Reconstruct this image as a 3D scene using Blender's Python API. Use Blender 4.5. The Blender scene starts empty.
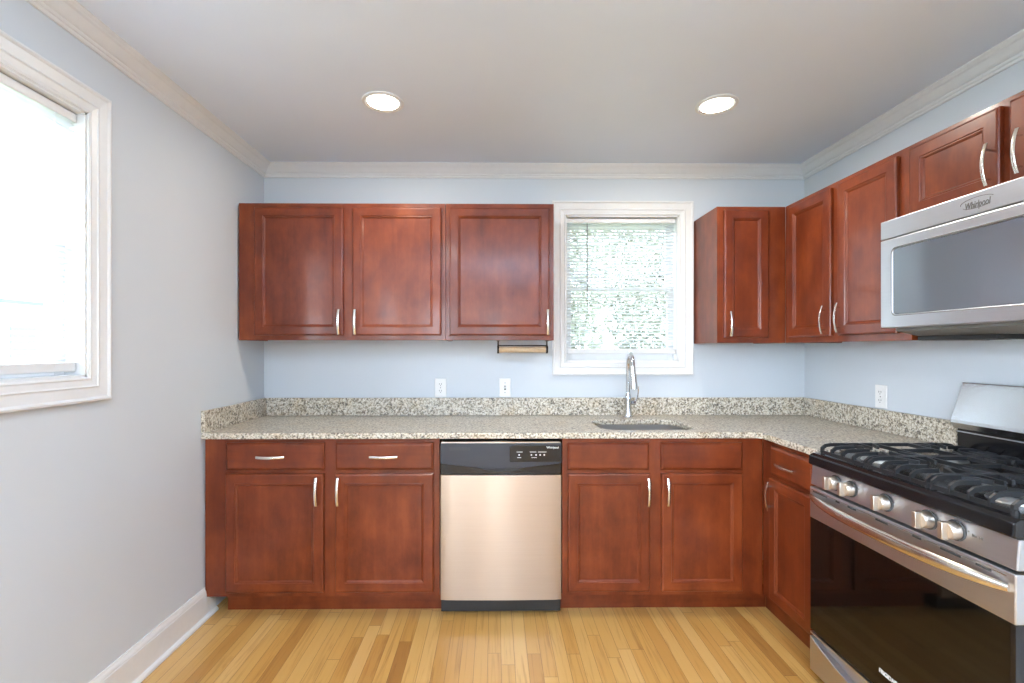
import bpy, bmesh, math, random
from mathutils import Vector, Matrix
random.seed(7)
S = bpy.context.scene
COL = S.collection
PI = math.pi

# ------------------------------------------------------------------ camera
# Back wall is the plane y = 0, the room runs towards -y.  d = distance from back wall.
F_PX, D_CAM, H_CAM, CX, CY, YAW = 473.09, 2.9562, 1.3247, 499.51, 349.03, 0.0094
cam = bpy.data.cameras.new('camera'); cam_o = bpy.data.objects.new('camera', cam); COL.objects.link(cam_o)
cam.sensor_width = 36.0; cam.sensor_fit = 'HORIZONTAL'
cam.lens = 36.0 * F_PX / 1024.0
cam.shift_x = (512.0 - CX) / 1024.0
cam.shift_y = -(341.5 - CY) / 1024.0
cam_o.location = (0, -D_CAM, H_CAM)
cam_o.rotation_euler = (PI / 2, 0, -YAW)
cam.clip_start = 0.05; cam.clip_end = 200
S.camera = cam_o

# ------------------------------------------------------------------ world, lights, exposure
S.view_settings.view_transform = 'Standard'
S.view_settings.look = 'None'
S.view_settings.exposure = 0.33
S.view_settings.gamma = 1.0
S.view_settings.use_curve_mapping = False
SKY_LOW, SKY_HIGH = 4.5, 33.0
W = bpy.data.worlds.new('sky'); S.world = W; W.use_nodes = True
# hazy bright sky: the veiled sun stands left of and behind the camera, so that side is brightest
_n = W.node_tree; _bg = _n.nodes['Background']; _bg.inputs[0].default_value = (0.82, 0.895, 1.0, 1)
_tc = _n.nodes.new('ShaderNodeTexCoord'); _dt = _n.nodes.new('ShaderNodeVectorMath'); _dt.operation = 'DOT_PRODUCT'
_dt.inputs[1].default_value = (-0.80, -0.56, 0.20)
_mr = _n.nodes.new('ShaderNodeMapRange'); _mr.interpolation_type = 'SMOOTHSTEP'
_mr.inputs[1].default_value = 0.0; _mr.inputs[2].default_value = 1.0; _mr.inputs[3].default_value = SKY_LOW; _mr.inputs[4].default_value = SKY_HIGH
_n.links.new(_tc.outputs['Generated'], _dt.inputs[0]); _n.links.new(_dt.outputs['Value'], _mr.inputs[0]); _n.links.new(_mr.outputs[0], _bg.inputs[1])
S.cycles.max_bounces = 9; S.cycles.diffuse_bounces = 6; S.cycles.glossy_bounces = 4
S.cycles.transparent_max_bounces = 12; S.cycles.sample_clamp_indirect = 4.0
S.cycles.caustics_reflective = False; S.cycles.caustics_refractive = False
CAN_SPOTS = [(-0.515, 0.775, 8.0), (1.03, 0.765, 8.0), (-0.515, 3.2, 6.0), (1.03, 3.2, 6.0)]  # the last two are unseen fill lamps added behind the camera
FILL_W, FILL_UP_W = 32.0, 150.0  # output of the added fill panel, downward and upward
CAN_COLOR = (1.0, 0.93, 0.83); FILL_COLOR = (0.70, 0.85, 1.0)

# ------------------------------------------------------------------ room numbers
L, R = -1.436, 1.945
CEIL = 2.462
REAR = 6.2

# ------------------------------------------------------------------ node helpers
def new_mat(name):
    m = bpy.data.materials.new(name); m.use_nodes = True
    nt = m.node_tree; b = nt.nodes['Principled BSDF']
    return m, nt, b
def N(nt, t, **k):
    n = nt.nodes.new(t)
    for a, v in k.items(): setattr(n, a, v)
    return n
def put(nt, a, b): nt.links.new(a, b)
def ramp(nt, stops, interp='LINEAR'):
    r = N(nt, 'ShaderNodeValToRGB'); r.color_ramp.interpolation = interp
    el = r.color_ramp.elements
    while len(el) < len(stops): el.new(0.5)
    for e, (p, c) in zip(el, stops):
        e.position = p; e.color = (c[0], c[1], c[2], 1)
    return r
def coords(nt, scale=(1, 1, 1), kind='Object', rot=(0, 0, 0)):
    tc = N(nt, 'ShaderNodeTexCoord'); mp = N(nt, 'ShaderNodeMapping')
    mp.inputs['Scale'].default_value = scale; mp.inputs['Rotation'].default_value = rot
    put(nt, tc.outputs[kind], mp.inputs[0]); return mp.outputs[0]
def noise(nt, vec, scale, detail=2, rough=0.5, dist=0.0):
    n = N(nt, 'ShaderNodeTexNoise'); n.inputs['Scale'].default_value = scale
    n.inputs['Detail'].default_value = detail; n.inputs['Roughness'].default_value = rough
    n.inputs['Distortion'].default_value = dist
    put(nt, vec, n.inputs['Vector']); return n
def mixc(nt, fac, a, b, mode='MIX'):
    m = N(nt, 'ShaderNodeMix', data_type='RGBA', blend_type=mode)
    for s, v in ((0, fac), (6, a), (7, b)):
        if hasattr(v, 'links') or isinstance(v, bpy.types.NodeSocket): put(nt, v, m.inputs[s])
        else: m.inputs[s].default_value = v if s == 0 else (v[0], v[1], v[2], 1)
    return m.outputs[2]
def math_n(nt, op, a, b=None):
    m = N(nt, 'ShaderNodeMath', operation=op)
    for i, v in enumerate((a, b)):
        if v is None: continue
        if isinstance(v, bpy.types.NodeSocket): put(nt, v, m.inputs[i])
        else: m.inputs[i].default_value = v
    return m.outputs[0]
def bump(nt, b, h, strength, dist=0.002):
    bp = N(nt, 'ShaderNodeBump'); bp.inputs['Strength'].default_value = strength
    bp.inputs['Distance'].default_value = dist
    put(nt, h, bp.inputs['Height']); put(nt, bp.outputs[0], b.inputs['Normal'])

def plain(name, c, rough=0.5, metal=0.0, spec=0.5, coat=0.0, emit=None, emit_s=0.0, var=0.03, vscale=30):
    m, nt, b = new_mat(name)
    n = noise(nt, coords(nt), vscale, 3)
    r = ramp(nt, [(0.3, [x * (1 - var) for x in c]), (0.7, [min(1, x * (1 + var)) for x in c])])
    put(nt, n.outputs['Fac'], r.inputs[0]); put(nt, r.outputs[0], b.inputs['Base Color'])
    b.inputs['Roughness'].default_value = rough; b.inputs['Metallic'].default_value = metal
    b.inputs['Specular IOR Level'].default_value = spec
    b.inputs['Coat Weight'].default_value = coat; b.inputs['Coat Roughness'].default_value = 0.08
    if emit: b.inputs['Emission Color'].default_value = (*emit, 1); b.inputs['Emission Strength'].default_value = emit_s
    return m

def wood(name, vertical=True, axis='x', dark=(0.085, 0.013, 0.003), mid=(0.145, 0.026, 0.0062), light=(0.21, 0.044, 0.011)):
    m, nt, b = new_mat(name)
    s = [30.0, 30.0, 30.0]
    s['xyz'.index('z' if vertical else axis)] = 2.2
    g = noise(nt, coords(nt, tuple(s)), 1.0, 5, 0.6, 0.6)
    blot = noise(nt, coords(nt, (1, 1, 0.6)), 9.0, 4, 0.6)
    oi = N(nt, 'ShaderNodeObjectInfo')
    v = math_n(nt, 'ADD', math_n(nt, 'MULTIPLY', g.outputs['Fac'], 0.28), math_n(nt, 'MULTIPLY', blot.outputs['Fac'], 0.72))
    v = math_n(nt, 'ADD', v, math_n(nt, 'MULTIPLY', math_n(nt, 'SUBTRACT', oi.outputs['Random'], 0.5), 0.08))
    r = ramp(nt, [(0.32, dark), (0.5, mid), (0.68, light)])
    put(nt, v, r.inputs[0]); put(nt, r.outputs[0], b.inputs['Base Color'])
    b.inputs['Roughness'].default_value = 0.36
    b.inputs['Coat Weight'].default_value = 0.25; b.inputs['Coat Roughness'].default_value = 0.13; b.inputs['Specular IOR Level'].default_value = 0.3
    bump(nt, b, g.outputs['Fac'], 0.08, 0.001)
    return m

def paint(name, c, bumpy=0.12, rough=0.55):
    m, nt, b = new_mat(name)
    n = noise(nt, coords(nt), 1.3, 3)
    r = ramp(nt, [(0.3, [x * 0.975 for x in c]), (0.7, [min(1, x * 1.02) for x in c])])
    put(nt, n.outputs['Fac'], r.inputs[0]); put(nt, r.outputs[0], b.inputs['Base Color'])
    b.inputs['Roughness'].default_value = rough
    n2 = noise(nt, coords(nt), 260, 2); bump(nt, b, n2.outputs['Fac'], bumpy, 0.0006)
    return m

def floor_mat():
    m, nt, b = new_mat('oak_strip_floor')
    tc = N(nt, 'ShaderNodeTexCoord'); sp = N(nt, 'ShaderNodeSeparateXYZ'); put(nt, tc.outputs['Object'], sp.inputs[0])
    xr = math_n(nt, 'DIVIDE', sp.outputs[0], 0.0572); row = math_n(nt, 'FLOOR', xr); fx = math_n(nt, 'FRACT', xr)
    wn = N(nt, 'ShaderNodeTexWhiteNoise', noise_dimensions='1D'); put(nt, row, wn.inputs['W'])
    ln = math_n(nt, 'ADD', 0.55, math_n(nt, 'MULTIPLY', wn.outputs['Value'], 0.6))
    yr = math_n(nt, 'ADD', math_n(nt, 'DIVIDE', sp.outputs[1], ln), math_n(nt, 'MULTIPLY', wn.outputs['Value'], 17.3))
    cell = math_n(nt, 'FLOOR', yr); fy = math_n(nt, 'FRACT', yr)
    cb = N(nt, 'ShaderNodeCombineXYZ'); put(nt, row, cb.inputs[0]); put(nt, cell, cb.inputs[1])
    w2 = N(nt, 'ShaderNodeTexWhiteNoise', noise_dimensions='3D'); put(nt, cb.outputs[0], w2.inputs['Vector'])
    tone = ramp(nt, [(0.0, (0.34, 0.155, 0.036)), (0.08, (0.43, 0.21, 0.052)), (0.25, (0.51, 0.268, 0.070)), (0.7, (0.545, 0.31, 0.092)), (1.0, (0.60, 0.36, 0.13))])
    put(nt, w2.outputs['Value'], tone.inputs[0])
    # grain: long stretched noise shifted for every board
    off = N(nt, 'ShaderNodeVectorMath', operation='MULTIPLY_ADD')
    put(nt, w2.outputs['Color'], off.inputs[0]); off.inputs[1].default_value = (9, 9, 9); put(nt, tc.outputs['Object'], off.inputs[2])
    mp = N(nt, 'ShaderNodeMapping'); mp.inputs['Scale'].default_value = (55, 2.2, 1); put(nt, off.outputs[0], mp.inputs[0])
    g = noise(nt, mp.outputs[0], 1.0, 5, 0.6, 0.8)
    gr = ramp(nt, [(0.26, (0.52, 0.42, 0.30)), (0.47, (1, 1, 1)), (0.75, (1.04, 1.05, 1.08))])
    put(nt, g.outputs['Fac'], gr.inputs[0])
    c = mixc(nt, 0.75, tone.outputs[0], gr.outputs[0], 'MULTIPLY')
    # mineral streaks on a few boards
    mp2 = N(nt, 'ShaderNodeMapping'); mp2.inputs['Scale'].default_value = (16, 1.3, 1); put(nt, off.outputs[0], mp2.inputs[0])
    k = noise(nt, mp2.outputs[0], 1.0, 3, 0.5, 1.2)
    kr = ramp(nt, [(0.66, (0, 0, 0)), (0.74, (1, 1, 1))]); put(nt, k.outputs['Fac'], kr.inputs[0])
    kk = math_n(nt, 'MULTIPLY', kr.outputs[0], 0.7)
    c = mixc(nt, kk, c, (0.30, 0.13, 0.035))
    # joints
    e1 = math_n(nt, 'LESS_THAN', math_n(nt, 'MINIMUM', fx, math_n(nt, 'SUBTRACT', 1.0, fx)), 0.016)
    e2 = math_n(nt, 'LESS_THAN', math_n(nt, 'MULTIPLY', fy, ln), 0.0022)
    e = math_n(nt, 'MAXIMUM', e1, e2)
    c = mixc(nt, math_n(nt, 'MULTIPLY', e, 0.8), c, (0.16, 0.07, 0.022))
    put(nt, c, b.inputs['Base Color'])
    b.inputs['Roughness'].default_value = 0.34; b.inputs['Coat Weight'].default_value = 0.25; b.inputs['Coat Roughness'].default_value = 0.22
    bump(nt, b, math_n(nt, 'SUBTRACT', 1.0, e), 0.25, 0.001)
    return m

def granite_mat():
    m, nt, b = new_mat('speckled_granite')
    v = coords(nt)
    n1 = noise(nt, v, 95, 3, 0.6, 0.3)
    base = ramp(nt, [(0.34, (0.15, 0.12, 0.085)), (0.44, (0.38, 0.33, 0.25)), (0.53, (0.60, 0.54, 0.44)), (0.66, (0.75, 0.72, 0.64))])
    put(nt, n1.outputs['Fac'], base.inputs[0])
    n2 = noise(nt, v, 70, 2, 0.55, 0.8)
    dk = ramp(nt, [(0.575, (0, 0, 0)), (0.62, (1, 1, 1))]); put(nt, n2.outputs['Fac'], dk.inputs[0])
    c = mixc(nt, math_n(nt, 'MULTIPLY', dk.outputs[0], 0.85), base.outputs[0], (0.085, 0.07, 0.055))
    n3 = noise(nt, v, 9, 3, 0.6)
    wr = ramp(nt, [(0.52, (0, 0, 0)), (0.75, (1, 1, 1))]); put(nt, n3.outputs['Fac'], wr.inputs[0])
    c = mixc(nt, math_n(nt, 'MULTIPLY', wr.outputs[0], 0.5), c, (0.85, 0.66, 0.40), 'MULTIPLY')
    put(nt, c, b.inputs['Base Color'])
    b.inputs['Roughness'].default_value = 0.3; b.inputs['Coat Weight'].default_value = 0.25; b.inputs['Coat Roughness'].default_value = 0.1
    return m

def steel_mat(name, brush_axis='x', rough=0.3, c=(0.62, 0.60, 0.58), aniso=0.0):
    m, nt, b = new_mat(name)
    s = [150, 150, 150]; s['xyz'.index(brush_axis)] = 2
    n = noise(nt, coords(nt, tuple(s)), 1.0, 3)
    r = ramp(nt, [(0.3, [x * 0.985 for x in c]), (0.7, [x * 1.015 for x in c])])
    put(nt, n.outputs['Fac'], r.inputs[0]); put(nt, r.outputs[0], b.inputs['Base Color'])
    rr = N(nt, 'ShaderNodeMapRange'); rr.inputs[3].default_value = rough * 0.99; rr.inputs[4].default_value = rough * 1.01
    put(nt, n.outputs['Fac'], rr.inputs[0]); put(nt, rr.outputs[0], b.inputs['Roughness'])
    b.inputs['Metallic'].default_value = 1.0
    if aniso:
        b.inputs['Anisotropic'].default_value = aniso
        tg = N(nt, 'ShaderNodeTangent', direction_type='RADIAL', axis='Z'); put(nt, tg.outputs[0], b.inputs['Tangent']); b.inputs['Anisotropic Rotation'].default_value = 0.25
    return m

def pane_mat(name, tint=(0.97, 0.99, 1.0), refl=0.9):
    m = bpy.data.materials.new(name); m.use_nodes = True; nt = m.node_tree; nt.nodes.clear()
    o = N(nt, 'ShaderNodeOutputMaterial'); mx = N(nt, 'ShaderNodeMixShader'); fr = N(nt, 'ShaderNodeLayerWeight')
    t = N(nt, 'ShaderNodeBsdfTransparent'); g = N(nt, 'ShaderNodeBsdfGlossy')
    rf = math_n(nt, 'ADD', 0.03, math_n(nt, 'MULTIPLY', math_n(nt, 'POWER', fr.outputs['Facing'], 4.0), 0.6)); t.inputs[0].default_value = (*tint, 1)
    g.inputs['Roughness'].default_value = 0.02; g.inputs[0].default_value = (refl, refl, refl, 1)
    put(nt, rf, mx.inputs[0]); put(nt, t.outputs[0], mx.inputs[1]); put(nt, g.outputs[0], mx.inputs[2])
    put(nt, mx.outputs[0], o.inputs[0]); return m

def slat_mat():
    m = bpy.data.materials.new('blind_vinyl'); m.use_nodes = True; nt = m.node_tree; nt.nodes.clear()
    o = N(nt, 'ShaderNodeOutputMaterial'); mx = N(nt, 'ShaderNodeMixShader')
    d = N(nt, 'ShaderNodeBsdfPrincipled'); t = N(nt, 'ShaderNodeBsdfTranslucent')
    n = noise(nt, coords(nt), 20, 2); r = ramp(nt, [(0.3, (0.66, 0.68, 0.71)), (0.7, (0.72, 0.74, 0.77))])
    put(nt, n.outputs['Fac'], r.inputs[0]); put(nt, r.outputs[0], d.inputs['Base Color'])
    d.inputs['Roughness'].default_value = 0.4; t.inputs[0].default_value = (0.85, 0.87, 0.9, 1)
    mx.inputs[0].default_value = 0.18
    put(nt, d.outputs[0], mx.inputs[1]); put(nt, t.outputs[0], mx.inputs[2]); put(nt, mx.outputs[0], o.inputs[0])
    return m

M = {}
M['wall'] = paint('blue_grey_paint', (0.585, 0.63, 0.67))
M['ceiling'] = paint('ceiling_paint', (0.71, 0.785, 0.895), 0.05)
M['trim'] = plain('white_trim_paint', (0.715, 0.725, 0.73), 0.35, var=0.015)
M['floor'] = floor_mat()
M['granite'] = granite_mat()
M['wood_v'] = wood('cherry_vertical')
M['wood_hx'] = wood('cherry_across_x', False, 'x')
M['wood_hy'] = wood('cherry_across_y', False, 'y')
M['wood_in'] = plain('cabinet_shadow_interior', (0.10, 0.04, 0.02), 0.7)
M['nickel'] = steel_mat('brushed_nickel', 'z', 0.22, (0.74, 0.71, 0.66))
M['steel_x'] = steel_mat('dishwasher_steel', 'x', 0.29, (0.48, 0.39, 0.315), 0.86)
M['steel_y'] = steel_mat('range_steel', 'y', 0.36, (0.60, 0.62, 0.66))
M['steel_guard'] = steel_mat('backguard_steel', 'y', 0.24, (0.66, 0.69, 0.73))
M['knob'] = steel_mat('satin_knob_metal', 'z', 0.38, (0.66, 0.60, 0.53))
M['steel_soft'] = steel_mat('sink_steel', 'x', 0.3, (0.60, 0.60, 0.60))
M['chrome'] = steel_mat('chrome', 'z', 0.08, (0.70, 0.71, 0.73))
M['black_gloss'] = plain('black_enamel', (0.006, 0.006, 0.007), 0.2, spec=0.35, coat=0.15)
M['black_glass'] = plain('black_glass', (0.003, 0.0025, 0.002), 0.05, spec=0.42, var=0.0)
M['black_panel'] = plain('dark_blue_black_plastic', (0.022, 0.026, 0.036), 0.3, coat=0.0)
M['black_matte'] = plain('black_plastic', (0.012, 0.012, 0.012), 0.5)
M['iron'] = plain('cast_iron', (0.013, 0.014, 0.016), 0.4, vscale=200, var=0.2)
M['dark_metal'] = plain('dark_bronze_metal', (0.018, 0.014, 0.011), 0.4, metal=0.6)
M['grey_metal'] = plain('painted_grey_metal', (0.16, 0.16, 0.15), 0.45)
M['white_plastic'] = plain('white_plastic', (0.84, 0.84, 0.83), 0.35, var=0.01)
M['slot'] = plain('dark_slot', (0.05, 0.05, 0.05), 0.6)
M['white_ink'] = plain('white_ink', (0.8, 0.8, 0.8), 0.6)
M['grey_ink'] = plain('grey_ink', (0.16, 0.15, 0.14), 0.5)
M['cardboard'] = plain('cardboard', (0.50, 0.36, 0.22), 0.8, var=0.08, vscale=80)
M['glass'] = pane_mat('window_glass')
M['slats'] = slat_mat()
M['oven_screen'] = plain('tinted_oven_window', (0.25, 0.29, 0.33), 0.08, metal=0.6, var=0.0)
M['lamp'] = plain('lit_lamp_lens', (1, 0.95, 0.85), 0.5, emit=(1.0, 0.93, 0.80), emit_s=5.0)
M['fill_panel'] = plain('fill_panel_glow', (1, 1, 1), 0.5, emit=(1.0, 0.97, 0.94), emit_s=2.5)  # glow of the made-up fill panel
M['grass'] = plain('grass', (0.22, 0.25, 0.16), 0.9, var=0.4, vscale=12)
M['leaf'] = plain('leaves', (0.24, 0.26, 0.20), 0.6, var=0.5, vscale=6)
M['bark'] = plain('bark', (0.07, 0.055, 0.045), 0.9, var=0.3)
M['siding'] = plain('pale_blue_siding', (0.55, 0.66, 0.75), 0.7)
M['roof'] = plain('grey_shingles', (0.14, 0.14, 0.15), 0.9, var=0.2)

# ------------------------------------------------------------------ geometry helpers
def T_back(u, v, z): return Vector((u, -v, z))          # u = X,  v = out from back wall
def T_right(u, v, z): return Vector((R - v, -u, z))     # u = d,  v = out from right wall
def T_left(u, v, z): return Vector((L + v, -u, z))      # u = d,  v = out from left wall

class MB:
    def __init__(s, T=None):
        s.bm = bmesh.new(); s.T = T or (lambda x, y, z: Vector((x, y, z)))
    def vert(s, p): return s.bm.verts.new(s.T(*p))
    def face(s, vs, mi=0):
        try: f = s.bm.faces.new(vs); f.material_index = mi; return f
        except ValueError: return None
    def box(s, a0, a1, b0, b1, c0, c1, mi=0):
        v = [s.vert((x, y, z)) for x in (a0, a1) for y in (b0, b1) for z in (c0, c1)]
        for q in ((0, 1, 3, 2), (4, 6, 7, 5), (0, 4, 5, 1), (2, 3, 7, 6), (0, 2, 6, 4), (1, 5, 7, 3)):
            s.face([v[i] for i in q], mi)
        return s
    def rings(s, u0, u1, z0, z1, prof, mi=0, mih=None, cap_last=True, cap_first=True):
        """nested rectangles: prof = [(inset, v)], in the local u-z plane"""
        rs = []
        for ins, v in prof:
            rs.append([s.vert((u0 + ins, v, z0 + ins)), s.vert((u1 - ins, v, z0 + ins)),
                       s.vert((u1 - ins, v, z1 - ins)), s.vert((u0 + ins, v, z1 - ins))])
        for a, b in zip(rs, rs[1:]):
            for i in range(4):
                j = (i + 1) % 4
                s.face([a[i], a[j], b[j], b[i]], (mih if (mih is not None and i in (0, 2)) else mi))
        if cap_first: s.face(rs[0][::-1], mi)
        if cap_last: s.face(rs[-1], mi)
        return s
    def prism(s, pts, axis_fn, c0, c1, mi=0):
        """pts polygon (a,b); axis_fn(a,b,c)->(x,y,z) local"""
        A = [s.vert(axis_fn(a, b, c0)) for a, b in pts]; B = [s.vert(axis_fn(a, b, c1)) for a, b in pts]
        n = len(pts)
        for i in range(n): s.face([A[i], A[(i + 1) % n], B[(i + 1) % n], B[i]], mi)
        s.face(A[::-1], mi); s.face(B, mi)
        return s
    def lathe(s, c, axis, prof, n=28, mi=0, cap=True):
        """prof [(r,h)] about axis ('x','y','z' local) through c"""
        rs = []
        for r, h in prof:
            ring = []
            for k in range(n):
                a = 2 * PI * k / n; p, q = r * math.cos(a), r * math.sin(a)
                if axis == 'z': o = (c[0] + p, c[1] + q, c[2] + h)
                elif axis == 'y': o = (c[0] + p, c[1] + h, c[2] + q)
                else: o = (c[0] + h, c[1] + p, c[2] + q)
                ring.append(s.vert(o))
            rs.append(ring)
        for a, b in zip(rs, rs[1:]):
            for i in range(n): s.face([a[i], a[(i + 1) % n], b[(i + 1) % n], b[i]], mi)
        if cap: s.face(rs[0][::-1], mi); s.face(rs[-1], mi)
        return s
    def tube(s, pts, r, n=10, mi=0, up=None, sec=None):
        """sweep; r number / list; sec=(ra,rb) elliptical with 'up' direction for rb"""
        P = [s.T(*p) for p in pts]; rs = []
        upv = None
        if up is not None: upv = (s.T(*up) - s.T(0, 0, 0)).normalized()
        prev = None
        for i, p in enumerate(P):
            t = (P[min(i + 1, len(P) - 1)] - P[max(i - 1, 0)]).normalized()
            ref = upv if upv is not None else (prev if prev is not None else (Vector((0, 0, 1)) if abs(t.z) < 0.9 else Vector((0, 1, 0))))
            bnorm = (ref - t * ref.dot(t)).normalized(); prev = bnorm
            a = t.cross(bnorm)
            rr = r[i] if isinstance(r, (list, tuple)) else r
            ra, rb = (rr, rr) if sec is None else (rr * sec[0], rr * sec[1])
            rs.append([s.bm.verts.new(p + a * (ra * math.cos(2 * PI * (k + (0.5 if n == 4 else 0)) / n)) + bnorm * (rb * math.sin(2 * PI * (k + (0.5 if n == 4 else 0)) / n))) for k in range(n)])
        for a, b in zip(rs, rs[1:]):
            for i in range(n): s.face([a[i], a[(i + 1) % n], b[(i + 1) % n], b[i]], mi)
        s.face(rs[0][::-1], mi); s.face(rs[-1], mi)
        return s
    def build(s, name, mats, parent=None, bevel=0.0, smooth=False, seg=2):
        bmesh.ops.recalc_face_normals(s.bm, faces=s.bm.faces)
        if parent is not None:
            o = world_loc(parent)
            for v in s.bm.verts: v.co -= o
            off = Vector((0, 0, 0))
        else:
            # origin at the base centre
            xs = [v.co.x for v in s.bm.verts]; ys = [v.co.y for v in s.bm.verts]; zs = [v.co.z for v in s.bm.verts]
            off = Vector(((min(xs) + max(xs)) / 2, (min(ys) + max(ys)) / 2, min(zs)))
            for v in s.bm.verts: v.co -= off
        me = bpy.data.meshes.new(name); s.bm.to_mesh(me); s.bm.free()
        for m in (mats if isinstance(mats, (list, tuple)) else [mats]): me.materials.append(M[m])
        if smooth:
            for p in me.polygons: p.use_smooth = True
            me.set_sharp_from_angle(angle=math.radians(35))
        ob = bpy.data.objects.new(name, me); COL.objects.link(ob); ob.location = off
        if parent is not None: ob.parent = parent; ob.location = (0, 0, 0)
        if bevel:
            bv = ob.modifiers.new('edge', 'BEVEL'); bv.width = bevel; bv.segments = seg; bv.limit_method = 'ANGLE'; bv.angle_limit = math.radians(40)
            bv.harden_normals = False
        return ob

def world_loc(o):
    p = Vector(o.location)
    while o.parent: o = o.parent; p = p + Vector(o.location)
    return p
def thing(name, label, cat, loc, group=None):
    o = bpy.data.objects.new(name, None); COL.objects.link(o); o.location = loc
    o.empty_display_size = 0.05
    o['label'] = label; o['category'] = cat
    if group: o['group'] = group
    return o
def tag(o, label, cat, group=None):
    o['label'] = label; o['category'] = cat
    if group: o['group'] = group
    return o
def struct(o): o['kind'] = 'structure'; return o
def sempty(name, loc):
    o = bpy.data.objects.new(name, None); COL.objects.link(o); o.location = loc; o['kind'] = 'structure'; return o

def letters(name, text, size, origin, xdir, ydir, mat, parent, depth=0.0006, shear=0.0, align='LEFT', squeeze=1.0):
    cu = bpy.data.curves.new(name, 'FONT'); cu.body = text; cu.size = size; cu.extrude = depth; cu.shear = shear
    cu.align_x = align; cu.align_y = 'CENTER'; cu.offset = size * 0.012
    tmp = bpy.data.objects.new(name, cu); COL.objects.link(tmp)
    dg = bpy.context.evaluated_depsgraph_get()
    me = bpy.data.meshes.new_from_object(tmp.evaluated_get(dg)); bpy.data.objects.remove(tmp)
    x = Vector(xdir).normalized() * squeeze; y = Vector(ydir).normalized(); z = Vector(xdir).normalized().cross(y)
    o = Vector(origin) - world_loc(parent)
    for v in me.vertices: v.co = o + x * v.co.x + y * v.co.y + z * v.co.z
    me.materials.clear(); me.materials.append(M[mat])
    ob = bpy.data.objects.new(name, me); COL.objects.link(ob); ob.parent = parent
    return ob

# ------------------------------------------------------------------ room shell
def wall_with_holes(name, T, u0, u1, holes, th=0.14):
    """slab behind the local plane v=0; holes [(ua,ub,za,zb)] sorted by u"""
    m = MB(T); u = u0
    for a, b, z0, z1 in holes:
        m.box(u, a, -th, 0, 0, CEIL)
        if z0 > 0: m.box(a, b, -th, 0, 0, z0)
        m.box(a, b, -th, 0, z1, CEIL); u = b
    m.box(u, u1, -th, 0, 0, CEIL)
    return struct(m.build(name, 'wall'))

WB = (0.442, 1.152, 1.247, 2.161)       # window over the sink (X)
WL = (1.279, 1.989, 1.226, 2.155)       # left wall window (d)
WD = (3.7, 5.2, 0.9, 2.2)              # unseen window added behind the camera for side daylight, left wall (d)
WQ = (-1.33, -0.75, 0.9, 2.12)           # unseen rear window added behind the camera to light the back wall (X)
WR = (-0.14, 0.16, 0.25, 2.05)          # narrow sidelight in the rear wall (X)
wall_with_holes('wall_back', T_back, L - 0.14, R + 0.14, [WB])
wall_with_holes('wall_left', T_left, 0, REAR, [WL, WD])
wall_with_holes('wall_right', T_right, 0, REAR, [])
wall_with_holes('wall_front', lambda u, v, z: Vector((u, -REAR + v, z)), L - 0.14, R + 0.14, [WQ, WR])
struct(MB().box(L - 0.14, R + 0.14, -REAR - 0.14, 0.14, -0.1, 0).build('floor', 'floor'))
struct(MB().box(L - 0.14, R + 0.14, -REAR - 0.14, 0.14, CEIL, CEIL + 0.1).build('ceiling', 'ceiling'))

# crown moulding: (distance from wall, z below ceiling)
CR = [(0.0, -0.072), (0.008, -0.072), (0.011, -0.067), (0.011, -0.061), (0.016, -0.059), (0.019, -0.054), (0.019, -0.050),
      (0.026, -0.047), (0.034, -0.040), (0.043, -0.029), (0.050, -0.021), (0.058, -0.017), (0.062, -0.012), (0.064, -0.012), (0.070, -0.006), (0.070, 0.0), (0.0, 0.0)]
def crown(name, T, a0, a1, mitre0, mitre1):
    m = MB(T); A, B = [], []
    for p, h in CR:
        A.append(m.vert((a0 + (p if mitre0 else 0), p, CEIL + h))); B.append(m.vert((a1 - (p if mitre1 else 0), p, CEIL + h)))
    n = len(CR)
    for i in range(n): m.face([A[i], A[(i + 1) % n], B[(i + 1) % n], B[i]])
    m.face(A[::-1]); m.face(B)
    return struct(m.build(name, 'trim', smooth=False))
crown('trim_1', T_left, 0, REAR, True, False)
crown('trim_2', T_back, L, R, True, True)
crown('trim_3', T_right, 0, REAR, True, False)

# baseboard with quarter-round shoe along the left wall (runs on behind the cabinet end)
def baseboard(name, T, a0, a1):
    P = [(0, 0), (0.03, 0), (0.029, 0.008), (0.024, 0.015), (0.016, 0.019), (0.015, 0.019), (0.015, 0.118), (0.013, 0.122), (0.013, 0.127), (0.010, 0.136), (0.006, 0.142), (0.005, 0.147), (0, 0.147)]
    return struct(MB(T).prism(P, lambda a, b, c: (c, a, b), a0, a1).build(name, 'trim'))
baseboard('baseboard_left', T_left, 0.535, REAR)
baseboard('baseboard_right', T_right, 1.83, REAR)
baseboard('baseboard_front', lambda u, v, z: Vector((u, -REAR + v, z)), L + 0.03, R - 0.03)

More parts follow.
